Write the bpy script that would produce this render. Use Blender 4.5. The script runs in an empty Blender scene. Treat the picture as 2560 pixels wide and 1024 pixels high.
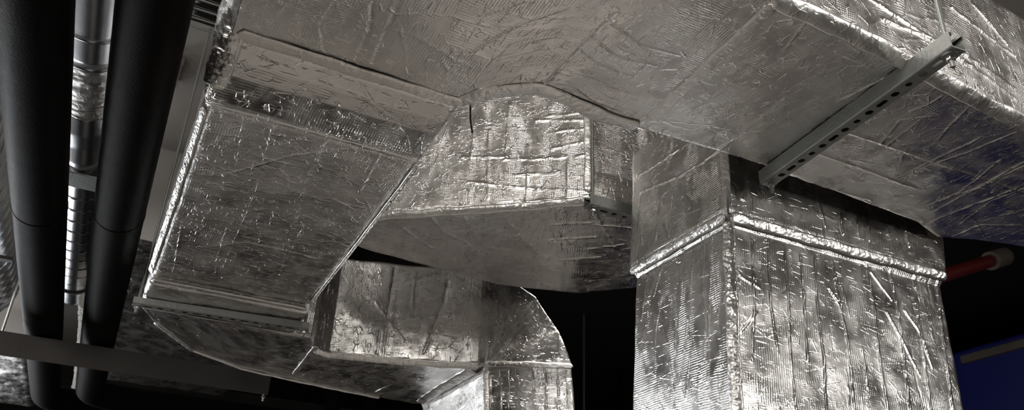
import bpy, bmesh, math
import numpy as np
from mathutils import Vector, Matrix

# ------------------------------------------------------------------ camera, world, lights, exposure
SC = bpy.context.scene
COL = SC.collection
F_PX, PX, PY = 2055.0, 1280.0, 512.0            # focal length and centre of the 2560 x 1024 frame
PITCH, YAW, ROLL = (math.radians(a) for a in (-27.4, -25.46, 2.56))
def _rx(a): c, s = math.cos(a), math.sin(a); return np.array([[1, 0, 0], [0, c, -s], [0, s, c]])
def _ry(a): c, s = math.cos(a), math.sin(a); return np.array([[c, 0, s], [0, 1, 0], [-s, 0, c]])
def _rz(a): c, s = math.cos(a), math.sin(a); return np.array([[c, -s, 0], [s, c, 0], [0, 0, 1]])
W = _rz(ROLL) @ _rx(PITCH) @ _ry(YAW) @ np.array([[1, 0, 0], [0, 0, -1], [0, 1, 0]])
EYE = np.array([0.0, 0.0, 1.5])
cam_d = bpy.data.cameras.new('camera')
cam = bpy.data.objects.new('camera', cam_d); COL.objects.link(cam)
cam_d.sensor_width = 36.0
cam_d.lens = 36.0 * F_PX / 2560.0
cam_d.clip_start = 0.02
cam_d.dof.use_dof = True
cam_d.dof.focus_distance = 2.2
cam_d.dof.aperture_fstop = 5.6
m = Matrix.Identity(4)
for r_, s_ in ((0, 1), (1, -1), (2, -1)):
    for k in range(3): m[k][r_] = s_ * W[r_][k]
m.translation = Vector(EYE)
cam.matrix_world = m
SC.camera = cam
SC.cycles.max_bounces = 5
SC.cycles.glossy_bounces = 3
SC.cycles.diffuse_bounces = 3

world = bpy.data.worlds.new('World'); SC.world = world; world.use_nodes = True
world.node_tree.nodes['Background'].inputs[0].default_value = (1.0, 0.95, 0.9, 1)
world.node_tree.nodes['Background'].inputs[1].default_value = 0.004
SC.view_settings.view_transform = 'Standard'
SC.view_settings.look = 'None'
SC.view_settings.exposure = 0.0
SC.view_settings.gamma = 1.0
SC.view_settings.use_curve_mapping = False

def area(name, loc, target, sx, sy, watts, col, spread=2.2):
    l = bpy.data.lights.new(name, 'AREA'); l.shape = 'RECTANGLE'
    l.size, l.size_y, l.energy, l.color, l.spread = sx, sy, watts, col, spread
    o = bpy.data.objects.new(name, l); COL.objects.link(o)
    o.location = loc
    o.rotation_euler = (Vector(target) - Vector(loc)).to_track_quat('-Z', 'Y').to_euler()
    return o
area('ceiling_lamp_or_fill', (-1.6, .1, 3.48), (0.4, 1.8, 2.6), 0.5, 2.8, 80, (1, .96, .91), 3.0)
area('ceiling_lamp_or_fill', (.3, .2, 3.6), (0.5, .9, 0), 1.2, 1.2, 28, (1, .96, .91), 3.0)  # fill added to brighten the elbow's inner face
area('ceiling_lamp_or_fill', (-1.9, 4.2, 3.45), (-0.9, 4.0, 2.0), 0.3, 2.4, 26, (1, .96, .91), 3.1)
area('ceiling_lamp_or_fill', (2.6, -.35, 3.6), (2.2, .4, 2.4), 1.2, 0.4, 6, (1, .96, .91), 2.6)  # fill added for the main duct's near side and the strut
area('ceiling_lamp_or_fill', (2.3, 3.1, 3.45), (2.0, 3.6, 0), 0.5, 0.5, 25, (1, .96, .91), 1.4)  # fill added out of sight behind the riser; brightens floor the main duct mirrors
area('window_light', (-3.4, 8.9, 2.4), (0.3, 2.2, 2.3), 2.4, 1.4, 52, (.93, .96, 1.0), 1.1)
area('window_light', (-2.0, 8.9, 1.5), (-.6, 4.0, 3.0), 1.7, 1.6, 22, (.93, .96, 1.0), 1.6)
area('window_light', (-4.9, 2.6, 2.6), (0.0, 1.7, 2.7), 4.4, 1.5, 16, (.93, .96, 1.0), 1.5)
area('window_light', (5.4, -4.8, 2.7), (1.6, 1.5, 2.0), 2.2, 1.2, 20, (1, .97, .93), 1.0)

def onz(x, y, z): return _on(2, z, x, y)
def onx(x, y, v): return _on(0, v, x, y)
def ony(x, y, v): return _on(1, v, x, y)
def _on(ax, val, x, y):                          # the point of a real plane that a line of sight meets
    d = W.T @ np.array([(x - PX) / F_PX, (y - PY) / F_PX, 1.0])
    return EYE + d * ((val - EYE[ax]) / d[ax])

# ------------------------------------------------------------------ materials
def new_mat(name):
    mt = bpy.data.materials.new(name); mt.use_nodes = True
    nt = mt.node_tree
    return mt, nt, nt.nodes['Principled BSDF']
def node(nt, typ, **kw):
    n = nt.nodes.new(typ)
    for k, v in kw.items():
        if k in n.inputs: n.inputs[k].default_value = v
        else: setattr(n, k, v)
    return n
def math_n(nt, op, a, b=None, c=None):
    n = nt.nodes.new('ShaderNodeMath'); n.operation = op
    for i, v in enumerate((a, b, c)):
        if v is None: continue
        if isinstance(v, (int, float)): n.inputs[i].default_value = v
        else: nt.links.new(v, n.inputs[i])
    return n.outputs[0]

def foil_mat(name, base=(.82, .80, .775), rough=.27, scrim=1.15, crinkle=1.2, pitch=(.0065, .0065), split_v=None):
    mt, nt, b = new_mat(name)
    b.inputs['Base Color'].default_value = (*base, 1)
    b.inputs['Metallic'].default_value = 1.0
    uv = node(nt, 'ShaderNodeUVMap', uv_map='uv')
    sep = nt.nodes.new('ShaderNodeSeparateXYZ'); nt.links.new(uv.outputs[0], sep.inputs[0])
    U, V = sep.outputs[0], sep.outputs[1]
    def noise(scale, detail=2, rough_=.5, sx=1.0, sy=1.0, off=0.0, dist=0.0):
        mp = node(nt, 'ShaderNodeMapping'); nt.links.new(uv.outputs[0], mp.inputs[0])
        mp.inputs['Scale'].default_value = (sx, sy, 1); mp.inputs['Location'].default_value = (off, off * .7, off)
        n = node(nt, 'ShaderNodeTexNoise', noise_dimensions='2D', Scale=scale, Detail=detail, Roughness=rough_, Distortion=dist)
        nt.links.new(mp.outputs[0], n.inputs['Vector'])
        return n.outputs['Fac']
    def ridged(f, k=3.0):                        # sharp creases where the noise crosses its mean
        a = math_n(nt, 'ABSOLUTE', math_n(nt, 'SUBTRACT', f, .5))
        return math_n(nt, 'MAXIMUM', math_n(nt, 'SUBTRACT', 1.0, math_n(nt, 'MULTIPLY', a, k * 2)), 0.0)
    def step(f, lo, hi):
        r = node(nt, 'ShaderNodeMapRange'); nt.links.new(f, r.inputs[0])
        r.inputs[1].default_value, r.inputs[2].default_value = lo, hi
        return r.outputs[0]
    mask = step(noise(5, 2, .5, off=3.1), .42, .62)
    mask2 = math_n(nt, 'SUBTRACT', 1.0, mask)
    def crumple(scale, width, sx, sy, off):      # straight folds of crumpled foil
        mp = node(nt, 'ShaderNodeMapping'); nt.links.new(uv.outputs[0], mp.inputs[0])
        mp.inputs['Scale'].default_value = (sx, sy, 1); mp.inputs['Location'].default_value = (off, off * .7, off)
        v = node(nt, 'ShaderNodeTexVoronoi', feature='DISTANCE_TO_EDGE', voronoi_dimensions='2D'); v.inputs['Scale'].default_value = scale
        nt.links.new(mp.outputs[0], v.inputs['Vector'])
        return math_n(nt, 'MAXIMUM', math_n(nt, 'SUBTRACT', 1.0, math_n(nt, 'DIVIDE', v.outputs['Distance'], width)), 0.0)
    gate2 = step(noise(33, 1, .5, off=31.0), .44, .6)
    c1 = math_n(nt, 'MULTIPLY', crumple(30, .06, 1.0, .6, 1.7), math_n(nt, 'MULTIPLY', math_n(nt, 'MULTIPLY', mask, gate2), .0009 * crinkle))
    c2 = math_n(nt, 'MULTIPLY', crumple(75, .1, .6, 1.0, 5.2), math_n(nt, 'MULTIPLY', math_n(nt, 'MULTIPLY', mask2, gate2), .0005 * crinkle))
    c5 = math_n(nt, 'MULTIPLY', crumple(22, .035, 1.6, .35, 11.0), math_n(nt, 'MULTIPLY', gate2, .0007 * crinkle))
    c2 = math_n(nt, 'ADD', c2, c5)
    fine = math_n(nt, 'MULTIPLY', noise(300, 1, .5, 1, 1, 2.2), .00008 * crinkle)
    # the reinforcing scrim: fine threads both ways, stronger in patches
    def thread(coord, p):
        w = math_n(nt, 'PINGPONG', coord, p / 2)
        return math_n(nt, 'MAXIMUM', math_n(nt, 'SUBTRACT', 1.0, math_n(nt, 'DIVIDE', w, p * .22)), 0.0)
    wob = math_n(nt, 'MULTIPLY', noise(18, 1, .5, off=9.0), .006)
    tu = math_n(nt, 'MULTIPLY', thread(math_n(nt, 'ADD', U, wob), pitch[0]), step(noise(9, 2, .6, .5, 1.5, 4.0), .4, .62))
    tv = math_n(nt, 'MULTIPLY', thread(math_n(nt, 'ADD', V, wob), pitch[1]), step(noise(9, 2, .6, 1.5, .5, 6.0), .4, .62))
    if split_v:                                  # one face shows mostly one set of threads, its neighbour the other
        left = math_n(nt, 'GREATER_THAN', V, split_v)
        tu = math_n(nt, 'MULTIPLY', tu, math_n(nt, 'ADD', math_n(nt, 'MULTIPLY', left, 1.0), .15))
        tv = math_n(nt, 'MULTIPLY', tv, math_n(nt, 'SUBTRACT', 1.0, math_n(nt, 'MULTIPLY', left, .85)))
    th = math_n(nt, 'MULTIPLY', math_n(nt, 'ADD', tu, tv), .0003 * scrim)
    h = math_n(nt, 'ADD', math_n(nt, 'ADD', c1, c2), math_n(nt, 'ADD', fine, th))
    bp = node(nt, 'ShaderNodeBump', Strength=1.0, Distance=1.0)
    nt.links.new(h, bp.inputs['Height']); nt.links.new(bp.outputs[0], b.inputs['Normal'])
    rr = node(nt, 'ShaderNodeMapRange'); nt.links.new(noise(11, 3, .6, off=12.0), rr.inputs[0])
    rr.inputs[1].default_value, rr.inputs[2].default_value = .3, .7
    rr.inputs[3].default_value, rr.inputs[4].default_value = rough - .06, rough + .08
    nt.links.new(rr.outputs[0], b.inputs['Roughness'])
    return mt

def plain_mat(name, col, rough=.6, metal=0.0, bump=0.0, bscale=60, var=0.0, spec=None):
    mt, nt, b = new_mat(name)
    b.inputs['Base Color'].default_value = (*col, 1)
    b.inputs['Roughness'].default_value = rough
    b.inputs['Metallic'].default_value = metal
    if spec is not None: b.inputs['Specular IOR Level'].default_value = spec
    tc = nt.nodes.new('ShaderNodeTexCoord')
    if var:
        n = node(nt, 'ShaderNodeTexNoise', Scale=bscale * .25, Detail=4)
        nt.links.new(tc.outputs['Object'], n.inputs['Vector'])
        mx = nt.nodes.new('ShaderNodeMix'); mx.data_type = 'RGBA'
        nt.links.new(n.outputs['Fac'], mx.inputs[0])
        mx.inputs[6].default_value = (*[c * (1 - var) for c in col], 1)
        mx.inputs[7].default_value = (*[min(1, c * (1 + var)) for c in col], 1)
        nt.links.new(mx.outputs[2], b.inputs['Base Color'])
    if name == 'black_rubber_insulation': b.inputs['IOR'].default_value = 1.2
    if bump:
        n = node(nt, 'ShaderNodeTexNoise', Scale=bscale, Detail=3)
        nt.links.new(tc.outputs['Object'], n.inputs['Vector'])
        bp = node(nt, 'ShaderNodeBump', Strength=bump, Distance=.01)
        nt.links.new(n.outputs['Fac'], bp.inputs['Height']); nt.links.new(bp.outputs[0], b.inputs['Normal'])
    return mt

M = dict(
    foil=foil_mat('reinforced_foil'),
    foil_smooth=foil_mat('smooth_foil', rough=.27, scrim=1.0, crinkle=.9),
    foil_riser=foil_mat('riser_foil', rough=.25, scrim=1.2, crinkle=.45, pitch=(.0065, .0075), split_v=1.6),
    tape=foil_mat('foil_tape', base=(.86, .84, .81), rough=.36, scrim=0.0, crinkle=.9),
    zinc=plain_mat('galvanised_steel', (.29, .30, .285), .5, .85, .15, 90, .12),
    bright_zinc=plain_mat('bright_zinc', (.72, .73, .72), .25, 1.0, .05, 120),
    sheet=plain_mat('spiral_sheet_steel', (.74, .75, .77), .24, 1.0, .08, 14, .06),
    rubber=plain_mat('black_rubber_insulation', (.007, .0062, .0058), .55, 0, .12, 160, .2, .09),
    beam=plain_mat('primer_painted_steel', (.05, .044, .04), .6, 0, .1, 50, .12),
    ceiling=plain_mat('ceiling_plaster', (.36, .335, .305), .9, 0, .2, 30, .08),
    floor=plain_mat('mottled_concrete', (.36, .335, .31), .7, 0, .1, 7, .85),  # strong light and dark patches added to give the foil reflections contrast
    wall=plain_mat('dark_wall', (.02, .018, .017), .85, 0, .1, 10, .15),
    dark_sheet=plain_mat('ceiling_dark_sheet', (.012, .011, .011), .9, spec=.1),  # for the added sheets that stand in for the dark overhead
    black=plain_mat('black_plastic', (.01, .01, .01), .45),
    red=plain_mat('red_pipe_paint', (.10, .006, .005), .5),
    beige=plain_mat('beige_fitting', (.10, .088, .07), .6, 0, .1, 60, .1),
    blue=plain_mat('blue_enamel', (.004, .010, .15), .5, 0, .05, 20, .15),
    wool=plain_mat('frayed_wool', (.75, .72, .66), .9, 0, .8, 80, .2),
)

# ------------------------------------------------------------------ mesh helpers
def finish(name, verts, faces, mat, parent=None, uvs=None, smooth=True):
    me = bpy.data.meshes.new(name)
    verts = np.asarray(verts, dtype=np.float32); faces = np.asarray(faces)
    if faces.ndim == 2:
        me.vertices.add(len(verts)); me.vertices.foreach_set('co', verts.ravel())
        nf, k = faces.shape
        me.loops.add(nf * k); me.loops.foreach_set('vertex_index', faces.astype(np.int32).ravel())
        me.polygons.add(nf); me.polygons.foreach_set('loop_start', np.arange(0, nf * k, k, dtype=np.int32))
        me.update(calc_edges=True)
    else:
        me.from_pydata([tuple(v) for v in verts], [], [tuple(int(i) for i in f) for f in faces])
    if uvs is not None:
        layer = me.uv_layers.new(name='uv')
        li = np.empty(len(me.loops), dtype=np.int32); me.loops.foreach_get('vertex_index', li)
        layer.data.foreach_set('uv', np.asarray(uvs, dtype=np.float32)[li].ravel())
    me.polygons.foreach_set('use_smooth', np.full(len(me.polygons), smooth, dtype=bool))
    me.materials.append(mat)
    o = bpy.data.objects.new(name, me); COL.objects.link(o)
    if parent is not None:
        o.parent = parent
        o.matrix_parent_inverse = parent.matrix_basis.inverted()
    return o
def from_bm(name, bm, mat, parent=None, smooth=False):
    me = bpy.data.meshes.new(name); bmesh.ops.recalc_face_normals(bm, faces=bm.faces); bm.to_mesh(me); bm.free()
    me.polygons.foreach_set('use_smooth', np.full(len(me.polygons), smooth, dtype=bool))
    me.materials.append(mat)
    o = bpy.data.objects.new(name, me); COL.objects.link(o)
    if parent is not None:
        o.parent = parent; o.matrix_parent_inverse = parent.matrix_basis.inverted()
    return o
def thing(name, label, cat, loc, group=None):
    o = bpy.data.objects.new(name, None); COL.objects.link(o)
    o.location = loc; o.empty_display_size = .05
    return tag(o, label, cat, group)
def tag(o, label, cat, group=None):
    o['label'] = label; o['category'] = cat
    if group: o['group'] = group
    return o
def structure(o): o['kind'] = 'structure'; return o
def bm_box(bm, lo, hi, bevel=0.0):
    r = bmesh.ops.create_cube(bm, size=1.0)
    lo, hi = Vector(lo), Vector(hi)
    for v in r['verts']:
        v.co = Vector([lo[i] + (v.co[i] + .5) * (hi[i] - lo[i]) for i in range(3)])
    if bevel:
        es = {e for v in r['verts'] for e in v.link_edges}
        bmesh.ops.bevel(bm, geom=list(es), offset=bevel, segments=2, affect='EDGES', profile=.5)
def box(name, lo, hi, mat, parent=None, bevel=0.0):
    bm = bmesh.new(); bm_box(bm, lo, hi, bevel); return from_bm(name, bm, mat, parent)
def bm_cyl(bm, p, q, r, seg=20, r2=None):
    p, q = Vector(p), Vector(q); d = q - p
    rot = d.to_track_quat('Z', 'Y').to_matrix().to_4x4(); rot.translation = (p + q) / 2
    bmesh.ops.create_cone(bm, cap_ends=True, segments=seg, radius1=r, radius2=r if r2 is None else r2, depth=d.length, matrix=rot)
def cyl(name, p, q, r, mat, parent=None, seg=20, smooth=True):
    bm = bmesh.new(); bm_cyl(bm, p, q, r, seg); o = from_bm(name, bm, mat, parent, smooth)
    if smooth: o.data.set_sharp_from_angle(angle=math.radians(40))
    return o

def _grad(ix, iy, seed):
    h = (ix * 374761393 + iy * 668265263 + seed * 1442695041) & 0xffffffff
    h = ((h ^ (h >> 13)) * 1274126177) & 0xffffffff
    a = ((h ^ (h >> 16)) & 0xffff) / 65536.0 * 2 * math.pi
    return np.cos(a), np.sin(a)
def perlin(x, y, seed=0):
    x, y = np.asarray(x, float), np.asarray(y, float)
    ix, iy = np.floor(x).astype(np.int64), np.floor(y).astype(np.int64)
    fx, fy = x - ix, y - iy
    u, v = fx * fx * fx * (fx * (fx * 6 - 15) + 10), fy * fy * fy * (fy * (fy * 6 - 15) + 10)
    def g(dx, dy):
        c, s = _grad(ix + dx, iy + dy, seed); return c * (fx - dx) + s * (fy - dy)
    a = g(0, 0) * (1 - u) + g(1, 0) * u
    b = g(0, 1) * (1 - u) + g(1, 1) * u
    return (a * (1 - v) + b * v) * 1.4

def loft(name, stations, mat, parent, res, side_res, r=.022, seed=1, pillow=.004, crinkle=.0012,
         creases=(), lines=(), caps=True):
    """A wrapped duct: quads joined into one dense skin with rounded corners, pillowed and creased."""
    rng = np.random.default_rng(seed)
    S = np.asarray(stations, float)                       # n x 4 x 3
    n = len(S)
    per = []                                              # (corner index weights) samples around the section
    lens = [max(np.linalg.norm(S[:, (k + 1) % 4] - S[:, k], axis=1)) for k in range(4)]
    visible = []
    def rr(i, k): return 0
    sec = []
    for k in range(4):
        c = 7
        for t in np.linspace(0, 1, c, endpoint=False): sec.append((k, 'c', t))
        m_ = max(2, int(round(lens[k] / side_res[k])))
        for t in np.linspace(0, 1, m_, endpoint=False): sec.append((k, 's', t))
    kk = np.array([s[0] for s in sec]); ty = np.array([s[1] == 'c' for s in sec]); tt = np.array([s[2] for s in sec])
    vis_side = np.array([side_res[k] < .012 for k in kk]) 
    rings, us = [], []
    ulen = 0.0
    for i in range(n):
        P = S[i]; prv = np.roll(P, 1, axis=0); nxt = np.roll(P, -1, axis=0)
        le = np.linalg.norm(nxt - P, axis=1); lp = np.linalg.norm(prv - P, axis=1)
        rad = np.minimum(r, .45 * np.minimum(le, lp))[:, None]
        a = P + (prv - P) / lp[:, None] * rad             # start of the corner
        b = P + (nxt - P) / le[:, None] * rad             # end of the corner
        a2 = np.roll(a, -1, axis=0)
        t = tt[:, None]
        corner = a[kk] * (1 - t) ** 2 + P[kk] * 2 * t * (1 - t) + b[kk] * t ** 2
        side = b[kk] * (1 - t) + a2[kk] * t
        rings.append(np.where(ty[:, None], corner, side))
    grid, U = [], []
    for i in range(n - 1):
        L = max(np.linalg.norm(S[i + 1, k] - S[i, k]) for k in range(4) if side_res[k] < .012)
        m_ = max(1, int(round(L / res)))
        for t in np.linspace(0, 1, m_, endpoint=False):
            grid.append(rings[i] * (1 - t) + rings[i + 1] * t); U.append(ulen + t * L)
        ulen += L
    grid.append(rings[-1]); U.append(ulen)
    G = np.array(grid); U = np.array(U)
    nu, nv = G.shape[:2]
    dv = np.linalg.norm(np.diff(np.concatenate([G, G[:, :1]], axis=1), axis=1), axis=2)
    V = np.concatenate([np.zeros((nu, 1)), np.cumsum(dv, axis=1)[:, :-1]], axis=1)
    V = np.repeat(V.mean(axis=0, keepdims=True), nu, axis=0)   # the weave runs straight along the duct
    UU = np.repeat(U[:, None], nv, axis=1)
    # smooth normals
    du = np.gradient(G, axis=0); dvv = np.roll(G, -1, axis=1) - np.roll(G, 1, axis=1)
    N = np.cross(du, dvv); N /= np.linalg.norm(N, axis=2, keepdims=True) + 1e-12
    cen = G.mean(axis=1, keepdims=True)
    if ((G - cen) * N).sum() < 0: N = -N; flip = True
    else: flip = False
    H = pillow * (perlin(UU * 5, V * 5, seed) + .6 * perlin(UU * 11, V * 9, seed + 1))
    msk = np.clip((perlin(UU * 6, V * 6, seed + 2) + .15) * 2.5, 0, 1)
    H += crinkle * .5 * msk * (1 - np.abs(perlin(UU * 32, V * 24, seed + 3)) * 2.2)
    H += crinkle * .3 * (1 - msk) * (1 - np.abs(perlin(UU * 15, V * 60, seed + 4)) * 2)
    ids = np.nonzero(np.repeat(vis_side[None], nu, 0).ravel())[0]
    Uf, Vf, Hf = UU.ravel(), V.ravel(), H.ravel()
    for (cnt, ang, jit, l0, l1, amp) in creases:
        for _ in range(cnt):
            c = ids[rng.integers(len(ids))]
            th = math.radians(ang + rng.normal() * jit); L = rng.uniform(l0, l1) / 2
            w = rng.uniform(.0013, .0024); A = amp * rng.uniform(.4, 1.1) * (1 if rng.random() < .8 else -1)
            near = np.nonzero((np.abs(Uf - Uf[c]) < L + .02) & (np.abs(Vf - Vf[c]) < L + .02))[0]
            x, y = Uf[near] - Uf[c], Vf[near] - Vf[c]
            a_, b_ = x * math.cos(th) + y * math.sin(th), -x * math.sin(th) + y * math.cos(th)
            ph = rng.uniform(0, 100)
            b_ = b_ - .012 * perlin(a_ * 9 + ph, np.zeros_like(a_) + ph, seed) - .004 * perlin(a_ * 40 + ph, np.zeros_like(a_), seed + 1)
            env = np.clip(1 - (a_ / L) ** 2, 0, 1) * (.65 + .5 * perlin(a_ * 50 + ph, np.zeros_like(a_) + 3.3, seed + 5))
            Hf[near] += A * env * np.exp(-np.abs(b_) / w)
    Gf = G.reshape(-1, 3)
    for ln in lines:                                     # creases drawn as polylines on the duct: (points, height, width)
        pts, A, w = np.asarray(ln[0], float), ln[1], ln[2]
        dense = []
        for p, q in zip(pts[:-1], pts[1:]):
            m_ = max(2, int(np.linalg.norm(q - p) / .012))
            dense += [p + (q - p) * t for t in np.linspace(0, 1, m_, endpoint=False)]
        dense.append(pts[-1]); snapped = []
        for p in dense:                                  # lay the crease on the skin
            near = np.nonzero((np.abs(Gf - p) < .06).all(axis=1))[0]
            if len(near): snapped.append(Gf[near[np.argmin(((Gf[near] - p) ** 2).sum(1))]])
        if len(snapped) < 3: continue
        pts = np.array(snapped); pts[1:-1] = (pts[:-2] + pts[1:-1] * 2 + pts[2:]) / 4
        ph = rng.uniform(0, 100)
        best = np.full(len(Gf), 1.0)
        for p, q in zip(pts[:-1], pts[1:]):
            lo, hi = np.minimum(p, q) - .02, np.maximum(p, q) + .02
            near = np.nonzero(((Gf > lo) & (Gf < hi)).all(axis=1))[0]
            if not len(near): continue
            d = q - p; L = np.linalg.norm(d)
            if L < 1e-5: continue
            d = d / L
            rel = Gf[near] - p; al = rel @ d
            t = np.clip(al, 0, L)
            dist = np.linalg.norm(rel - t[:, None] * d, axis=1)
            sgn = 0.0
            dist = np.abs(dist + sgn)
            best[near] = np.minimum(best[near], dist)
        k = np.nonzero(best < .018)[0]
        Hf[k] += A * np.exp(-best[k] / w) * (.75 + .5 * perlin(Gf[k, 0] * 30 + Gf[k, 2] * 30, Gf[k, 1] * 30 + ph, seed + 9))
    Gf = Gf + N.reshape(-1, 3) * Hf[:, None]
    # faces (uv seam: the section is closed, so the last column repeats the first)
    G2 = np.concatenate([Gf.reshape(nu, nv, 3), Gf.reshape(nu, nv, 3)[:, :1]], axis=1)
    V2 = np.concatenate([V, V[:, -1:] + dv[:, -1:].mean()], axis=1)
    U2 = np.repeat(U[:, None], nv + 1, axis=1)
    idx = np.arange(nu * (nv + 1)).reshape(nu, nv + 1)
    f = np.stack([idx[:-1, :-1], idx[1:, :-1], idx[1:, 1:], idx[:-1, 1:]], axis=-1).reshape(-1, 4)
    vv = G2.reshape(-1, 3)
    uvs = np.stack([U2.ravel(), V2.ravel()], axis=1)
    if caps:                                             # close both ends with fans
        vv = np.concatenate([vv, G2[0].mean(0)[None], G2[-1].mean(0)[None]]); c0, c1 = len(vv) - 2, len(vv) - 1
        uvs = np.concatenate([uvs, [[0, 0]], [[0, 0]]])
        a, b = idx[0, :-1], idx[0, 1:]
        f0 = np.stack([np.full(nv, c0), a, b, b], axis=-1)
        a, b = idx[-1, :-1], idx[-1, 1:]
        f1 = np.stack([np.full(nv, c1), b, a, a], axis=-1)
    if not flip: pass
    else: f = f[:, ::-1]
    o = finish(name, vv, f, mat, parent, uvs)
    if caps:
        bm = bmesh.new(); bm.from_mesh(o.data); bm.verts.ensure_lookup_table()
        for tri in list(f0[:, :3]) + list(f1[:, :3]):
            try: bm.faces.new([bm.verts[int(i)] for i in (tri if not flip else tri[::-1])])
            except ValueError: pass
        bm.to_mesh(o.data); bm.free()
    return o

def strip(name, pts, nrm, w, h, mat, parent, res=.003, seed=1, rough=.0016, vary=.25, seg=22, taper=1.0):
    w *= 1.12; h *= .75; rough *= .45; res = min(res, .003)
    """Flattened tube of tape along a polyline: half-width w/2, crown h."""
    pts = np.asarray(pts, float); nrm = np.asarray(nrm, float); nrm = nrm / np.linalg.norm(nrm)
    L = np.concatenate([[0], np.cumsum(np.linalg.norm(np.diff(pts, axis=0), axis=1))])
    m_ = max(4, int(L[-1] / res)); u = np.linspace(0, L[-1], m_)
    C = np.stack([np.interp(u, L, pts[:, k]) for k in range(3)], axis=1)
    T = np.gradient(C, axis=0); T /= np.linalg.norm(T, axis=1, keepdims=True)
    Sd = np.cross(T, nrm); Sd /= np.linalg.norm(Sd, axis=1, keepdims=True)
    Nn = np.cross(Sd, T)
    th = np.linspace(0, 2 * np.pi, seg, endpoint=False)
    uu, tt = np.meshgrid(u, th, indexing='ij')
    tp = 1 + (taper - 1) * uu / L[-1]
    fade = np.clip(np.minimum(uu, L[-1] - uu) / .012, .02, 1) ** .5
    ww = w / 2 * (1 + vary * perlin(uu * 12, np.sign(np.cos(tt)) * 5 + 10, seed)) * fade * tp
    hh = h * (1 + .3 * perlin(uu * 25, tt * .6, seed + 1)) * fade * tp
    P = C[:, None] + Sd[:, None] * (ww * np.cos(tt))[..., None] + Nn[:, None] * (hh * np.sign(np.sin(tt)) * np.abs(np.sin(tt)) ** .7)[..., None]
    wrinkle = rough * fade * (.7 - 1.4 * np.abs(perlin(uu * 60 + np.cos(tt) * w * 45, np.cos(tt) * w * 40, seed + 2)) + .5 * perlin(uu * 160, np.cos(tt) * w * 120, seed + 3))
    P = P + Nn[:, None] * (wrinkle * np.maximum(np.sin(tt), 0))[..., None]
    nu, nv = P.shape[:2]
    idx = np.arange(nu * nv).reshape(nu, nv); nx = np.roll(idx, -1, axis=1)
    f = np.stack([idx[:-1], idx[1:], nx[1:], nx[:-1]], axis=-1).reshape(-1, 4)
    uvs = np.stack([uu.ravel(), (np.cos(tt) * w / 2 + seed).ravel()], axis=1)
    return finish(name, P.reshape(-1, 3), f, mat, parent, uvs)

def sweep(name, pts, rad, mat, parent=None, seg=28, step=.02, rib=None, rnd=0.0, seed=1, caps=True, bend=.0):
    """Round pipe along a polyline (bends filleted), with an optional helical rib (pitch, height, width)."""
    pts = [Vector(p) for p in pts]
    path = [pts[0]]
    for a, b, c in zip(pts[:-2], pts[1:-1], pts[2:]):
        if bend:
            d1, d2 = (a - b).normalized(), (c - b).normalized()
            s, e = b + d1 * bend, b + d2 * bend
            for t in np.linspace(0, 1, 12):
                path.append(s * (1 - t) ** 2 + b * 2 * t * (1 - t) + e * t ** 2)
        else: path.append(b)
    path.append(pts[-1])
    A = np.array(path)
    L = np.concatenate([[0], np.cumsum(np.linalg.norm(np.diff(A, axis=0), axis=1))])
    m_ = max(2, int(L[-1] / step) + 1); u = np.linspace(0, L[-1], m_)
    C = np.stack([np.interp(u, L, A[:, k]) for k in range(3)], axis=1)
    T = np.gradient(C, axis=0); T /= np.linalg.norm(T, axis=1, keepdims=True)
    ref = np.array([0, 0, 1.0]) if abs(T[0, 2]) < .9 else np.array([1.0, 0, 0])
    fr = []
    for t in T:
        ref = ref - t * (ref @ t); ref = ref / np.linalg.norm(ref); fr.append(ref)
    Nn = np.array(fr); B = np.cross(T, Nn)
    th = np.linspace(0, 2 * np.pi, seg, endpoint=False)
    uu, tt = np.meshgrid(u, th, indexing='ij')
    R = np.full(uu.shape, 1.0) * (np.interp(u, np.linspace(0, L[-1], len(rad)), rad)[:, None] if isinstance(rad, (list, tuple)) else rad)
    if rib:
        ph = (uu / rib[0] + tt / (2 * np.pi)) % 1.0
        R = R + rib[1] * np.exp(-((ph - .5) * rib[0] / rib[2]) ** 2)
    if rnd: R = R + rnd * (perlin(uu * 25, np.cos(tt) * 2 + 5, seed) + .7 * perlin(uu * 70, np.sin(tt) * 5, seed + 1))
    P = C[:, None] + Nn[:, None] * (R * np.cos(tt))[..., None] + B[:, None] * (R * np.sin(tt))[..., None]
    nu, nv = P.shape[:2]
    idx = np.arange(nu * nv).reshape(nu, nv); nx = np.roll(idx, -1, axis=1)
    f = np.stack([idx[:-1], nx[:-1], nx[1:], idx[1:]], axis=-1).reshape(-1, 4)
    uvs = np.stack([uu.ravel(), (tt * np.mean(R)).ravel()], axis=1)
    o = finish(name, P.reshape(-1, 3), f, mat, parent, uvs)
    if caps:
        bm = bmesh.new(); bm.from_mesh(o.data); bm.verts.ensure_lookup_table()
        bm.faces.new([bm.verts[int(i)] for i in idx[0][::-1]]); bm.faces.new([bm.verts[int(i)] for i in idx[-1]])
        for fc in bm.faces[-2:]: fc.smooth = False
        bm.to_mesh(o.data); bm.free()
    return o

# ------------------------------------------------------------------ the room
CEIL = 3.66
structure(box('floor', (-5, -5, -.1), (10, 10, 0), M['floor']))
structure(box('ceiling', (-5, -5, CEIL), (10, 10, CEIL + .1), M['ceiling']))
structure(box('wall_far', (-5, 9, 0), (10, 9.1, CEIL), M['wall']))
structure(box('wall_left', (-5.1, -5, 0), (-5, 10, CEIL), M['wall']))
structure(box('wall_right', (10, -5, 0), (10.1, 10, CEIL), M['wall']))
structure(box('wall_back', (-5, -5.1, 0), (10, -5, CEIL), M['wall']))

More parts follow.
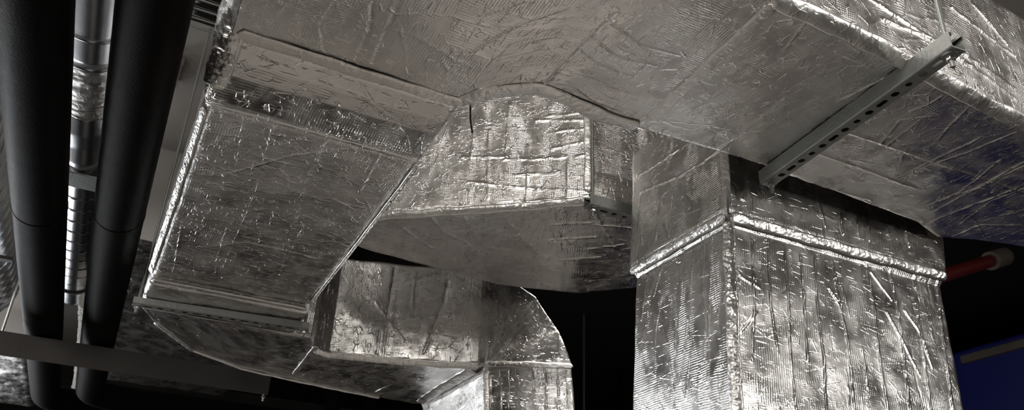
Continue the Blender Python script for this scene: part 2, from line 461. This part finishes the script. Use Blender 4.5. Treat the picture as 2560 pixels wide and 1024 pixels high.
structure(box('darkening_sheet_1', (1.1, 3.2, CEIL - .04), (10, 9, CEIL), M['dark_sheet']))  # added sheets that turn the lit ceiling black at the right and back
structure(box('darkening_sheet_2', (2.4, 1.9, CEIL - .04), (10, 3.2, CEIL), M['dark_sheet']))

# ------------------------------------------------------------------ main duct overhead
ZB = 2.65
main = thing('foil_duct', 'large foil-wrapped rectangular duct overhead carrying the perforated strut', 'duct', (1.4, 1.2, ZB))
edge = [(.035, 1.60), (.05, 1.62), (.60, 1.62), (.625, 1.585), (.677, 1.494), (.74, 1.462), (.81, 1.45), (.916, 1.478), (1.05, 1.463), (1.43, 1.449),
        (2.07, 1.475), (2.2, 1.515), (2.32, 1.47), (2.5, 1.425), (3.0, 1.42)]
near_y = [(.05, .93), (1.0, .93), (1.45, .945), (1.87, .99), (2.2, 1.0), (3.0, 1.0)]
st = []
for x, y in edge:
    n_ = np.interp(x, [a for a, b in near_y], [b for a, b in near_y])
    zt = float(np.interp(x, [.05, 1.0, 1.4], [2.93, 2.93, 3.08]))
    st.append([(x, n_, ZB), (x, y, ZB), (x, y, zt), (x, n_, zt)])
st[0] = [(.035, .96, ZB + .03), (.035, 1.59, ZB + .03), (.035, 1.59, 2.90), (.035, .96, 2.90)]
lines = []
def ln(px, ax, v, h=.003, w=.003):
    return ([_on(ax, v, *p) for p in px], h, w)
for px in (((1630, 290), (1790, 150), (1940, 20)), ((1800, 375), (1960, 245)), ((2270, 165), (2100, 250)), ((2560, 405), (2330, 530)),
           ((2540, 470), (2310, 560)), ((1350, 220), (1540, 30)), ((1960, 440), (2180, 500)), ((2040, 380), (2290, 470)), ((2120, 330), (2560, 480))):
    lines.append(ln(px, 2, ZB, .004, .003))
for px in (((2240, 445), (2330, 400), (2450, 345)), ((2350, 500), (2440, 470), (2560, 415)), ((2275, 280), (2320, 262), (2355, 240)), ((2345, 350), (2370, 320), (2420, 270)),
           ((2170, 400), (2260, 330), (2300, 300)), ((2300, 420), (2420, 380), (2540, 330)), ((2400, 560), (2480, 500), (2560, 470)), ((2420, 520), (2460, 590)), ((2480, 480), (2550, 540)),
           ((2300, 520), (2400, 480), (2500, 400)), ((2250, 300), (2330, 290)), ((2200, 360), (2250, 300)), ((2380, 590), (2450, 560), (2550, 560)), ((2440, 440), (2500, 470)),
           ((1450, 120), (1500, 160), (1580, 190)), ((1480, 90), (1540, 140), (1640, 165)), ((1460, 170), (1520, 215), (1600, 240)), ((1420, 200), (1480, 250), (1560, 280)), ((1530, 60), (1600, 110), (1700, 140)),
           ((1200, 40), (1290, 10)), ((1180, 130), (1300, 60), (1420, 20)), ((2050, 60), (2150, 130)), ((2090, 130), (2180, 170)), ((1960, 130), (2010, 60))):
    lines.append(ln(px, 2, ZB, .0032, .0018))
for px in (((2150, 5), (2330, 110), (2560, 240)), ((2190, 60), (2330, 105)), ((2380, 20), (2560, 130)), ((2440, 5), (2540, 100)), ((2400, 130), (2560, 215))):
    lines.append(ln(px, 1, .96, .005, .003))
for px in (((730, 0), (700, 40), (680, 60)), ((840, 0), (800, 60), (810, 130)), ((930, 0), (925, 70), (890, 150)), ((1000, 0), (960, 90), (930, 160))):
    lines.append(ln(px, 2, ZB, -.003, .0022))
loft('foil_wrap', st, M['foil_smooth'], main, .0026, (.0026, .02, .08, .004), r=.018, seed=11, pillow=.0025, crinkle=.0004,
     creases=[(60, 60, 25, .05, .2, .0018), (70, 0, 9, .06, .35, .0018), (50, 90, 9, .06, .22, .0015)], lines=lines)
# tape along the near lower edge, across the bottom and at the notch
strip('foil_tape', [(1.0, .925, ZB + .004), (1.3, .934, ZB + .002), (1.7, .966, ZB + .004), (2.2, .995, ZB + .004), (2.9, .995, ZB + .004)], (0, -.7, -.7), .035, .009, M['tape'], main, seed=3, rough=.003)
strip('foil_tape', [onz(x, y, ZB - .001) for x, y in ((1625, 305), (1720, 210), (1850, 90), (1935, 12))], (0, 0, -1), .03, .005, M['tape'], main, seed=5)
strip('foil_tape', [onz(x, y, ZB) + np.array((0, -.011, -.001)) for x, y in ((1150, 262), (1200, 240), (1260, 233), (1340, 225), (1420, 258), (1500, 296), (1590, 322))], (0, .05, -1), .044, .005, M['tape'], main, seed=6, rough=.004)

# ------------------------------------------------------------------ branch duct going away
branch = thing('foil_duct', 'foil-wrapped branch duct stepping down and running away beside black pipes', 'duct', (.3, 2.3, 2.5))
Z2, ZT = 2.53, 2.83
def q(y, x0, x1, zb, zt=ZT): return [(x0, y, zb), (x1, y, zb), (x1, y, zt), (x0, y, zt)]
st = [q(1.59, .055, .612, ZB - .001), q(1.605, .047, .608, 2.643), q(1.64, .038, .598, 2.619), q(1.665, .033, .585, 2.593), q(1.683, .03, .57, 2.562), q(1.695, .028, .56, 2.536), q(1.70, .027, .556, Z2),
      q(1.72, .033, .556, 2.527), q(2.2, .03, .555, 2.505), q(2.80, .022, .560, 2.497), q(2.815, .024, .562, 2.49), q(2.84, .019, .57, 2.478),
      q(3.07, .02, .572, 2.474)]
lines = []
for px in (((610, 290), (600, 360), (590, 430)), ((830, 330), (760, 470), (700, 690)), ((680, 330), (640, 480), (560, 660)), ((560, 440), (720, 400), (880, 385)),
           ((500, 610), (620, 600), (800, 640)), ((960, 380), (900, 480)), ((455, 560), (440, 650), (430, 690)), ((570, 560), (545, 640), (540, 690)),
           ((760, 560), (700, 680)), ((640, 520), (660, 650))):
    lines.append(ln(px, 2, 2.51, .0028, .0018))
loft('foil_wrap', st, M['foil'], branch, .003, (.003, .02, .08, .006), r=.028, seed=23, pillow=.003, crinkle=.0006,
     creases=[(110, 0, 18, .05, .25, .002), (110, 90, 14, .05, .22, .0018), (70, 45, 40, .03, .1, .0018)], lines=lines)
strip('foil_tape', [(.06, 1.58, ZB - .002), (.3, 1.584, ZB - .002), (.61, 1.582, ZB - .002)], (0, 0, -1), .04, .0045, M['tape'], branch, seed=31, rough=.004)
strip('foil_tape', [(.035, 1.702, Z2 - .001), (.3, 1.70, Z2 - .001), (.548, 1.70, Z2 - .001)], (0, .2, -1), .018, .006, M['tape'], branch, seed=32)
strip('foil_tape', [(.03, 2.825, 2.487), (.3, 2.825, 2.487), (.555, 2.825, 2.487)], (0, .1, -1), .045, .006, M['tape'], branch, seed=33, rough=.0008)
strip('foil_tape', [(.036, 1.73, 2.533), (.03, 2.2, 2.512), (.022, 2.79, 2.505)], (-.75, 0, -.6), .02, .005, M['tape'], branch, seed=34, rough=.009)
strip('foil_tape', [(.553, 1.73, 2.53), (.552, 2.2, 2.51), (.556, 2.79, 2.502)], (.7, 0, -.7), .018, .005, M['tape'], branch, seed=35, rough=.006)
strip('foil_tape', [(.045, 1.15, 2.72), (.045, 1.45, 2.72), (.048, 1.57, 2.705), (.048, 1.64, 2.64), (.044, 1.695, 2.565)], (-.66, -.68, -.3), .13, .05, M['tape'], branch, seed=36, rough=.016, taper=.4, seg=40)

# ------------------------------------------------------------------ elbow turning right, then dropping
elbow = thing('foil_duct_elbow', 'foil-wrapped duct elbow curving right and turning down, lower centre', 'duct', (1.4, 3.4, 2.4))
eb, et = 2.472, 2.908
pairs = [((.575, 3.075), (.022, 3.08)), ((.64, 3.085), (.072, 3.22)), ((.665, 3.15), (.255, 3.53)), ((.69, 3.24), (.476, 3.69)), ((.76, 3.27), (.72, 3.75)),
         ((1.0, 3.205), (.95, 3.79)), ((1.17, 3.14), (1.162, 3.823)), ((1.335, 3.068), (1.33, 3.83))]
st = [[(*t, eb), (*h, eb), (*h, et), (*t, et)] for t, h in pairs]
for (ix, iz), (ox, oz) in [((1.368, 2.478), (1.345, 2.908)), ((1.372, 2.47), (1.456, 2.90)), ((1.375, 2.465), (1.6, 2.837)), ((1.377, 2.458), (1.724, 2.692)),
                           ((1.38, 2.45), (1.787, 2.565)), ((1.385, 2.3), (1.808, 2.36)), ((1.40, 1.45), (1.83, 1.45))]:
    st.append([(ix, 3.066, iz), (ix, 3.82, iz), (ox, 3.82, oz), (ox, 3.066, oz)])
lines = []
for px in (((1130, 670), (1110, 760), (1060, 880)), ((990, 660), (970, 780), (960, 880)), ((870, 640), (930, 760)), ((860, 720), (900, 690), (940, 870))):
    lines.append(ln(px, 1, 3.16, -.007, .006))
for px in (((1290, 700), (1260, 800), (1250, 880)), ((1380, 800), (1330, 890)), ((1400, 780), (1395, 890))):
    lines.append(ln(px, 1, 3.066, .004, .004))
for x0, x1 in ((1228, 1226), (1250, 1255), (1274, 1272), (1290, 1300), (1330, 1334), (1362, 1366), (1392, 1396), (1414, 1420)):
    lines.append(ln(((x0, 925), ((x0 + x1) // 2 + 3, 970), (x1, 1024)), 1, 3.066, .004, .0025))
for px in (((840, 800), (1000, 790), (1180, 800)), ((900, 720), (900, 860)), ((1040, 680), (1030, 760)), ((1090, 840), (1190, 880)), ((1010, 700), (1090, 690)), ((940, 740), (1010, 850)), ((1120, 800), (1190, 760))):
    lines.append(ln(px, 1, 3.17, .004, .003))
loft('foil_wrap', st, M['foil'], elbow, .004, (.004, .03, .03, .004), r=.014, seed=41, pillow=.004, crinkle=.001,
     creases=[(60, 90, 14, .06, .3, .003), (40, 0, 14, .05, .25, .003), (60, 45, 50, .03, .12, .003)], lines=lines)
strip('foil_tape', [ony(x, y, 3.062) for x, y in ((1213, 908), (1320, 910), (1432, 915))], (0, -1, 0), .022, .006, M['tape'], elbow, seed=51, rough=.002)
strip('foil_tape', [(1.372, 3.064, 2.46), (1.385, 3.064, 2.3), (1.40, 3.064, 1.47)], (-.7, -.7, 0), .028, .007, M['tape'], elbow, seed=52, rough=.004)
strip('foil_tape', [(.69, 3.235, eb), (.76, 3.265, eb), (1.0, 3.20, eb), (1.17, 3.137, eb), (1.34, 3.066, eb)], (0, -.6, -.8), .03, .007, M['tape'], elbow, seed=53, rough=.004)
strip('foil_tape', [(.085, 3.235, eb), (.255, 3.525, eb), (.476, 3.685, eb), (.72, 3.745, eb), (.95, 3.785, eb), (1.162, 3.818, eb)], (0, .5, -.8), .02, .007, M['tape'], elbow, seed=54, rough=.002)
strip('foil_tape', [onz(x, y, eb) for x, y in ((790, 865), (760, 905), (735, 935))], (0, 0, -1), .02, .005, M['tape'], elbow, seed=55, rough=.003)
strip('foil_tape', [onz(x, y, eb) for x, y in ((985, 955), (940, 980))], (0, 0, -1), .014, .004, M['tape'], elbow, seed=56, rough=.003)
strip('foil_tape', [onz(x, y, eb - .002) for x, y in ((1180, 925), (1110, 965), (1050, 1005))], (-.2, 0, -1), .05, .01, M['tape'], elbow, seed=57, rough=.005)

# ------------------------------------------------------------------ the big vertical riser at the right
riser = thing('foil_duct_riser', 'tall vertical foil-wrapped duct with a taped collar, at the right', 'duct', (1.8, 1.75, 1.6))
YN, YB = 1.54, 1.985
zc = 2.515
def rq(z, l, r_, out=0.0): return [(l - out, YN - out, z), (r_ + out, YN - out, z), (r_ + out, YB + out, z), (l - out, YB + out, z)]
st = [rq(1.25, 1.345, 2.19), rq(1.994, 1.352, 2.197), rq(2.40, 1.374, 2.212), rq(zc - .02, 1.384, 2.216), rq(zc + .012, 1.384, 2.22, .012), rq(zc + .03, 1.384, 2.225, .014), rq(2.66, 1.39, 2.25, .012), rq(2.95, 1.40, 2.27, .01)]
lines = []
for px in (((1640, 740), (1655, 660)), ((1662, 740), (1650, 830), (1655, 940)), ((1690, 700), (1700, 800), (1702, 900), (1705, 1024)), ((1705, 620), (1710, 680), (1712, 740)),
           ((1735, 620), (1735, 760), (1740, 880), (1735, 1000)), ((1760, 600), (1765, 700), (1775, 790), (1778, 900)), ((1780, 590), (1784, 680), (1784, 800), (1790, 960)),
           ((1730, 800), (1720, 960)), ((1620, 690), (1610, 800)), ((1665, 560), (1690, 620)), ((1590, 440), (1640, 410), (1720, 355)), ((1600, 480), (1700, 440), (1800, 375)),
           ((1650, 500), (1645, 600)), ((1685, 490), (1680, 590)), ((1600, 540), (1610, 610))):
    lines.append(ln(px, 0, 1.382, .0042, .002))
for px in (((1960, 620), (1970, 740), (1975, 880), (1990, 1024)), ((2000, 640), (2010, 760), (2020, 900)), ((2035, 640), (2042, 760), (2060, 900), (2065, 1024)), ((2080, 650), (2100, 760), (2120, 860), (2135, 1024)),
           ((2165, 660), (2185, 760), (2195, 870), (2220, 1024)), ((2225, 675), (2245, 780), (2260, 900), (2275, 1024)), ((2285, 690), (2295, 790), (2310, 900), (2325, 1024)),
           ((2340, 690), (2350, 780), (2365, 900), (2380, 1024)), ((2175, 680), (2230, 750)), ((2100, 760), (2070, 720)), ((2260, 775), (2300, 830), (2330, 920)), ((2215, 780), (2260, 860), (2300, 940)),
           ((1880, 600), (1885, 760), (1880, 900)), ((1920, 600), (1925, 760), (1945, 880)), ((1840, 670), (1850, 690), (1900, 720)), ((1850, 830), (1890, 780)),
           ((2155, 870), (2170, 970)), ((2090, 510), (2095, 560)), ((2080, 490), (2100, 590)), ((2130, 530), (2140, 600)), ((2160, 520), (2165, 605)), ((2250, 560), (2265, 620)), ((2030, 490), (2055, 570))):
    lines.append(ln(px, 1, YN, .0042, .002))
loft('foil_wrap', st, M['foil_riser'], riser, .003, (.003, .03, .03, .003), r=.016, seed=61, pillow=.002, crinkle=.0004,
     creases=[(70, 0, 5, .08, .35, .0028), (30, 0, 16, .05, .15, .0025), (30, 90, 6, .03, .2, .0015), (80, 45, 60, .02, .06, .0015)], lines=lines)
strip('foil_tape', [(1.376, YN - .016, zc), (1.8, YN - .018, zc + .003), (2.226, YN - .016, zc + .012)], (0, -1, -.25), .027, .0065, M['tape'], riser, seed=71, rough=.005)
strip('foil_tape', [(1.366, YN - .01, zc), (1.364, 1.78, zc), (1.366, YB, zc)], (-1, 0, -.25), .024, .006, M['tape'], riser, seed=72, rough=.006)
strip('foil_tape', [(1.356, YN + .003, 1.45), (1.358, YN + .002, 2.0), (1.380, YN + .002, 2.40), (1.386, YN + .002, zc)], (-.7, -.7, 0), .03, .009, M['tape'], riser, seed=73, rough=.012, res=.003)
strip('foil_tape', [(1.382, YN - .006, zc + .03), (1.393, YN - .006, 2.9)], (-.7, -.7, 0), .022, .006, M['tape'], riser, seed=74, rough=.004)

# ------------------------------------------------------------------ duct behind, middle
mid = thing('foil_duct', 'foil-wrapped duct with an angled bright side, behind the main duct in the middle', 'duct', (1.3, 2.5, 2.8))
pr = [((.65, 2.64), (.66, 2.86)), ((.70, 2.60), (.74, 2.90)), ((.885, 2.445), (1.0, 2.93)), ((1.14, 2.237), (1.35, 2.96)), ((1.285, 2.10), (1.70, 2.86)), ((1.42, 2.09), (1.87, 2.68)), ((2.1, 2.09), (2.2, 2.68))]
st = [[(*a, 2.80), (*b, 2.80), (*b, 3.5), (*a, 3.5)] for a, b in pr]
lines = [([np.array((1.29, 2.11, 2.80)), np.array((1.60, 2.40, 2.80)), np.array((1.84, 2.67, 2.80))], .006, .006)]
for px in (((1080, 545), (1110, 580), (1170, 610), (1190, 635)), ((1160, 540), (1190, 590), (1215, 620)), ((1250, 530), (1310, 600), (1350, 640)), ((1330, 520), (1420, 610)),
           ((1380, 560), (1480, 555)), ((1370, 600), (1490, 590)), ((1400, 650), (1500, 640)), ((1010, 570), (1080, 620)), ((1490, 560), (1580, 570)), ((1470, 620), (1560, 610))):
    lines.append(ln(px, 2, 2.80, .004, .004))
def on_face(x, y, a, b):                         # vertical plane through plan points a and b
    d = W.T @ np.array([(x - PX) / F_PX, (y - PY) / F_PX, 1.0]); nn = np.array([b[1] - a[1], a[0] - b[0], 0.0])
    return EYE + d * ((np.array([a[0], a[1], 0]) - EYE) @ nn / (d @ nn))
for px in (((1275, 262), (1270, 330), (1265, 400)), ((1320, 400), (1318, 450), (1315, 505)), ((1365, 290), (1420, 285), (1480, 275)), ((1370, 330), (1480, 320)), ((1380, 372), (1480, 350)), ((1260, 402), (1330, 398), (1480, 388)),
           ((1225, 330), (1222, 500)), ((1340, 300), (1480, 300)), ((1420, 400), (1420, 500)), ((1160, 400), (1260, 395)), ((1170, 460), (1310, 470)), ((1320, 470), (1470, 478)), ((1190, 300), (1180, 420)), ((1290, 440), (1400, 430)), ((1440, 330), (1480, 400))):
    lines.append(([on_face(*p, (1.14, 2.237), (1.285, 2.10)) for p in px], .004, .0025))
loft('foil_wrap', st, M['foil'], mid, .0045, (.0045, .03, .08, .0045), r=.02, seed=81, pillow=.003, crinkle=.0008,
     creases=[(110, 0, 6, .04, .16, .0022), (70, 90, 6, .05, .22, .0022)], lines=lines)
strip('foil_tape', [(.66, 2.63, 2.80), (.885, 2.445, 2.80), (1.14, 2.237, 2.80), (1.28, 2.105, 2.80)], (-.6, -.6, -.35), .026, .008, M['tape'], mid, seed=91, rough=.004)
strip('foil_tape', [(1.285, 2.098, 2.83), (1.285, 2.098, 3.4)], (-.4, -.9, 0), .03, .006, M['tape'], mid, seed=92, rough=.002)

# ------------------------------------------------------------------ background ducts behind the pipes
back = thing('foil_duct', 'dim foil-wrapped duct in the background, between right black pipe and branch duct', 'duct', (.35, 5.2, 3.1))
st = [[(-.13, y, 3.1), (.82, y, 3.1), (.82, y, 3.6), (-.13, y, 3.6)] for y in (4.02, 4.6, 5.5, 7.0)]
loft('foil_wrap', st, M['foil'], back, .01, (.01, .05, .08, .05), r=.02, seed=101, pillow=.006, crinkle=.002, creases=[(50, 90, 10, .1, .5, .005)])
left_d = thing('foil_duct', 'crumpled foil-wrapped duct at the lower left corner, behind the left black pipe', 'duct', (-.9, 6.4, 2.9))
st = [[(-1.6, y, 2.9), (-.5, y, 2.9), (-.5, y, 3.3), (-1.6, y, 3.3)] for y in (5.75, 6.4, 7.4)]
loft('foil_wrap', st, M['foil'], left_d, .012, (.01, .011, .08, .05), r=.05, seed=103, pillow=.012, crinkle=.004, creases=[(60, 60, 40, .1, .4, .008)])

# ------------------------------------------------------------------ trapeze hangers
def apply_holes(o, cutter):
    md = o.modifiers.new('holes', 'BOOLEAN'); md.operation = 'DIFFERENCE'; md.object = cutter; md.solver = 'EXACT'
    dg = bpy.context.evaluated_depsgraph_get()
    me = bpy.data.meshes.new_from_object(o.evaluated_get(dg))
    o.modifiers.clear(); old = o.data; o.data = me; bpy.data.meshes.remove(old)
    cm = cutter.data; bpy.data.objects.remove(cutter); bpy.data.meshes.remove(cm)
def hanger(label, origin, rotz, length, rods, hole0, pitch, nholes, group, nut_drop=.03, rod_top=CEIL - .002, H_=.041):
    """Strut channel lying along local +y, open side up, back (with slots) at z = 0; rods at local y values."""
    root = thing('trapeze_hanger', label, 'hanger', origin, group)
    root.rotation_euler = (0, 0, rotz)
    W_, t = .041, .0026
    bm = bmesh.new()
    prof = [(-W_ / 2, H_), (-W_ / 2, .004), (-W_ / 2 + .0012, .0012), (-W_ / 2 + .004, 0), (W_ / 2 - .004, 0), (W_ / 2 - .0012, .0012), (W_ / 2, .004), (W_ / 2, H_),
            (W_ / 2 - .010, H_), (W_ / 2 - .010, H_ - .007), (W_ / 2 - .010 + t, H_ - .007), (W_ / 2 - .010 + t, H_ - t), (W_ / 2 - t, H_ - t), (W_ / 2 - t, .005), (W_ / 2 - .005, t),
            (-W_ / 2 + .005, t), (-W_ / 2 + t, .005), (-W_ / 2 + t, H_ - t), (-W_ / 2 + .010 - t, H_ - t), (-W_ / 2 + .010 - t, H_ - .007), (-W_ / 2 + .010, H_ - .007), (-W_ / 2 + .010, H_)]
    a = [bm.verts.new((x, 0, z)) for x, z in prof]; b = [bm.verts.new((x, length, z)) for x, z in prof]
    k = len(prof)
    for i in range(k): bm.faces.new((a[i], a[(i + 1) % k], b[(i + 1) % k], b[i]))
    bm.faces.new(a[::-1]); bm.faces.new(b)
    bmesh.ops.recalc_face_normals(bm, faces=bm.faces)
    me = bpy.data.meshes.new('strut_channel'); bm.to_mesh(me); bm.free(); me.materials.append(M['zinc'])
    ch = bpy.data.objects.new('strut_channel', me); COL.objects.link(ch)
    cb = bmesh.new()
    for i in range(nholes):
        y = hole0 + i * pitch
        if y < .012 or y > length - .012: continue
        kind = i % 4
        half = .009 if kind == 0 else .0015
        rad = .0065 if kind == 0 else (.0085 if kind in (1, 3) else .0072)
        ring = []
        for s in range(24):
            an = 2 * math.pi * s / 24
            ring.append((rad * math.cos(an), y + rad * math.sin(an) + (half if math.sin(an) >= 0 else -half)))
        lo_ = [cb.verts.new((x, yy, -.006)) for x, yy in ring]; hi_ = [cb.verts.new((x, yy, .010)) for x, yy in ring]
        cb.faces.new(lo_[::-1]); cb.faces.new(hi_)
        for s in range(24): cb.faces.new((lo_[s], lo_[(s + 1) % 24], hi_[(s + 1) % 24], hi_[s]))
    bmesh.ops.recalc_face_normals(cb, faces=cb.faces)
    cm = bpy.data.meshes.new('c'); cb.to_mesh(cm); cb.free()
    co = bpy.data.objects.new('c', cm); COL.objects.link(co)
    apply_holes(ch, co)
    ch.parent = root
    for y in rods:
        r_ = cyl('threaded_rod', (0, y, -nut_drop), (0, y, rod_top - origin[2]), .005, M['zinc'], None, 14); r_.parent = root
        bm = bmesh.new(); bm_cyl(bm, (0, y, -.0026), (0, y, 0), .017, 28)
        w_ = from_bm('washer', bm, M['zinc']); w_.parent = root
        bm = bmesh.new(); bm_cyl(bm, (0, y, -.013), (0, y, -.0026), .0098, 6)
        bmesh.ops.bevel(bm, geom=[e for e in bm.edges], offset=.0007, segments=1, affect='EDGES')
        n_ = from_bm('hex_nut', bm, M['bright_zinc']); n_.parent = root
    return root
p0 = onz(2389, 121, 2.608); p1 = onz(1920, 445, 2.608)
rot = math.atan2(-(1.455 - 1.403), 1.402 - .876)
hanger('galvanised slotted strut on a threaded rod under the main duct, upper right', (1.401, .822, 2.607), rot, .65, (.024, .628), .056, .0405, 15, None, rod_top=CEIL)
hanger('thin slotted strut under the far end of the branch duct', (-.005, 2.995, 2.448), -math.pi / 2 - .11, .60, (.015, .585), .05, .0405, 14, None, nut_drop=.026, H_=.024)
hanger('short slotted strut and rod under the angled middle duct, beside the riser', (1.262, 2.072, 2.757), -math.pi / 2, .70, (.022, .68), .065, .0405, 15, None)

# ------------------------------------------------------------------ black insulated pipes
PZ = 2.62
def pipe(label, pts, r_):
    o = sweep('insulated_pipe', pts, r_, M['rubber'], None, 40, .03, bend=.18, rnd=.0006)
    tag(o, label, 'pipe'); return o
lp = thing('insulated_pipe', 'leftmost thick black insulated pipe overhead', 'pipe', (-.336, 3, PZ))
sweep('rubber_sleeve', [(-.336, .4, PZ), (-.336, 5.62, PZ), (2.6, 5.62, PZ)], .077, M['rubber'], lp, 40, .03, bend=.2, rnd=.0006)
cyl('sleeve_joint', (-.336, 2.70, PZ), (-.336, 2.712, PZ), .0785, M['rubber'], lp, 40)
rp = thing('insulated_pipe', 'thick black insulated pipe nearest to the foil branch duct', 'pipe', (-.108, 3, PZ))
sweep('rubber_sleeve', [(-.11, .4, PZ), (-.11, 5.34, PZ), (2.6, 5.34, PZ)], .074, M['rubber'], rp, 40, .03, bend=.2, rnd=.0006)
cyl('sleeve_joint', (-.11, 2.62, PZ), (-.11, 2.632, PZ), .0755, M['rubber'], rp, 40)

# primer-brown beam carrying the pipes
bt = thing('steel_beam', 'flat brown steel beam crossing under the black pipes, lower left', 'beam', (0, 3.95, 2.44))
bm = bmesh.new(); bm_box(bm, (-1.6, 3.95, 2.438), (.66, 3.956, 2.54), .002); bm_box(bm, (-1.6, 3.955, 2.534), (.66, 4.03, 2.54), .002)
from_bm('angle_profile', bm, M['beam'], bt)
bm = bmesh.new(); bm_cyl(bm, (.645, 3.97, 2.41), (.645, 3.97, 2.45), .005, 12); bm_cyl(bm, (.645, 3.97, 2.425), (.645, 3.97, 2.436), .010, 6)
from_bm('bolt', bm, M['bright_zinc'], bt)
for x in (-.475, .645):
    cyl('hanger_rod', (x, 3.99, 2.5), (x, 3.99, CEIL - .001), .005, M['bright_zinc'], bt, 12)

# ------------------------------------------------------------------ round metal ducts
SX, SZ = -.297, 3.0
sp = thing('spiral_duct', 'round galvanised duct seen in the gap between the two black pipes', 'duct', (SX, 3.2, SZ))
sweep('plain_sleeve', [(SX, 1.2, SZ), (SX, 2.32, SZ)], .1, M['sheet'], sp, 64, .04)
for y in (2.16, 2.31):
    sweep('sleeve_bead', [(SX, y, SZ), (SX, y + .016, SZ)], .103, M['sheet'], sp, 64, .008)
sweep('foil_wrap', [(SX, 2.33, SZ), (SX, 2.62, SZ)], .1, M['tape'], sp, 80, .006, rnd=.004, seed=4)
sweep('damper_collar', [(SX, 2.62, SZ), (SX, 2.66, SZ), (SX, 2.80, SZ), (SX, 2.82, SZ), (SX, 3.04, SZ)], [.1, .107, .104, .109, .1], M['sheet'], sp, 64, .01)
box('mounting_plate', (SX - .13, 3.0, SZ - .115), (SX + .13, 3.12, SZ - .108), M['zinc'], sp, .002)
sweep('spiral_pipe', [(SX, 3.04, SZ), (SX, 4.40, SZ)], .096, M['sheet'], sp, 72, .006, rib=(.115, .0035, .004))
sweep('end_ring', [(SX, 4.40, SZ), (SX, 4.43, SZ)], .103, M['black'], sp, 64, .01)
sweep('end_collar', [(SX, 4.43, SZ), (SX, 4.62, SZ)], .098, M['sheet'], sp, 64, .02)
s2 = thing('spiral_duct', 'round ribbed metal duct at the far left edge, behind the left black pipe', 'duct', (-.78, 4, 3.0))
sweep('spiral_pipe', [(-.78, 1.8, 3.02), (-.78, 4.85, 3.02)], .2, M['sheet'], s2, 72, .008, rib=(.1, .005, .006))
sweep('end_ring', [(-.78, 4.85, 3.02), (-.78, 4.90, 3.02)], .21, M['sheet'], s2, 64, .01)
box('support_bracket', (-.98, 3.80, 2.80), (-.5, 3.84, 2.815), M['beam'], s2, .002)
# thin foil-lagged pipe almost hidden behind the right black pipe
fp = sweep('lagged_pipe', [(-.198, 4.35, 2.86), (-.203, 4.6, 2.86), (-.208, 6.6, 2.86)], [.05, .035, .033, .036, .03, .035, .04], M['wool'], None, 40, .012, rnd=.007, seed=9)
tag(fp, 'thin pipe in pale frayed lagging, peeking from behind the right black pipe', 'pipe')

# ------------------------------------------------------------------ cable tray, ceiling box, small bits
ct = thing('cable_tray', 'wire basket tray with black cables, at the top beside the branch duct', 'cable tray', (.2, 2.65, 3.42))
bm = bmesh.new()
tx0, tx1, ty0, ty1, tz = -.07, .55, 2.46, 2.68, 3.42
for y in np.linspace(ty0, ty1, 5): bm_cyl(bm, (tx0, y, tz), (tx1, y, tz), .004, 8)
for z in (tz + .05, tz + .1):
    for y in (ty0, ty1): bm_cyl(bm, (tx0, y, z), (tx1, y, z), .004, 8)
for x in np.arange(tx0, tx1, .1):
    bm_cyl(bm, (x, ty0, tz), (x, ty1, tz), .004, 8)
    for y in (ty0, ty1): bm_cyl(bm, (x, y, tz), (x, y, tz + .1), .004, 8)
from_bm('wire_basket', bm, M['zinc'], ct)
for i in range(7):
    y = ty0 + .025 + i * .028
    o = sweep('cable', [(tx0 - .01 + .01 * (i % 3), y, tz + .018 + .006 * (i % 2)), (.4, y + .006, tz + .016), (tx1, y, tz + .02)], .010, M['black'], None, 12, .03)
    tag(o, 'black cable lying in the wire basket tray', 'cable', 'cables in the basket tray')
jb = thing('junction_box', 'small grey box fixed to the ceiling beside the right black pipe', 'box', (-.07, 3.34, CEIL - .05))
box('box_body', (-.12, 3.25, CEIL - .045), (-.055, 3.38, CEIL - .001), M['beige'], jb, .004)
box('box_tab', (-.10, 3.40, CEIL - .03), (-.062, 3.46, CEIL - .001), M['zinc'], jb, .003)
tie = onz(1180, 268, ZB)
o = sweep('cable_end', [tie + np.array((0, .012, .01)), tie + np.array((.004, .014, -.03)), tie + np.array((.012, .016, -.062))], .0022, M['black'], None, 10, .004, bend=.01)
tag(o, 'short black wire end hanging at the notch of the main duct', 'wire')

# ------------------------------------------------------------------ dark plant-room background
bl = thing('plant_cabinet', 'tall dark blue cabinet far back at the right edge', 'cabinet', (5.6, 5, 0))
box('cabinet_body', (5.1, 2.75, 0), (6.2, 7.6, 3.32), M['blue'], bl, .02)
box('top_rail', (5.06, 3.0, 3.22), (5.1, 3.5, 3.27), M['beige'], bl, .005)
rd = thing('sprinkler_pipe', 'red pipe with a pale fitting in the dark, right of the riser', 'pipe', (4.3, 2.9, 3.4))
a, b, c = ony(2330, 697, 2.6), ony(2475, 652, 2.6), ony(2512, 640, 2.6)
sweep('red_tube', [a, b], .035, M['red'], rd, 24, .05)
sweep('pale_fitting', [b, c], .052, M['beige'], rd, 24, .02)
o = sweep('insulated_pipe', [ony(1585, 735, 6.0) + np.array((1.5, 0, 0)), ony(1575, 735, 6.0), ony(1575, 735, 6.0) - np.array((0, 0, 2.5))], .13, M['rubber'], None, 32, .04, bend=.2)
tag(o, 'thick black pipe bending down in the dark left of the riser', 'pipe')
o = cyl('threaded_rod', ony(1460, 1100, 5.0), np.array([*ony(1460, 1100, 5.0)[:2], CEIL]), .007, M['beam'])
tag(o, 'thin steel rod hanging in the dark beside the elbow drop', 'rod')
for x, lab in ((830, 'black vertical pipe in the dark under the elbow, left one'), (928, 'black vertical pipe in the dark under the elbow, right one')):
    p = ony(x, 1000, 6.5)
    o = cyl('standing_pipe', (p[0], p[1], 0), (p[0], p[1], 3.6), .06, M['rubber'], None, 24)
    tag(o, lab, 'pipe')
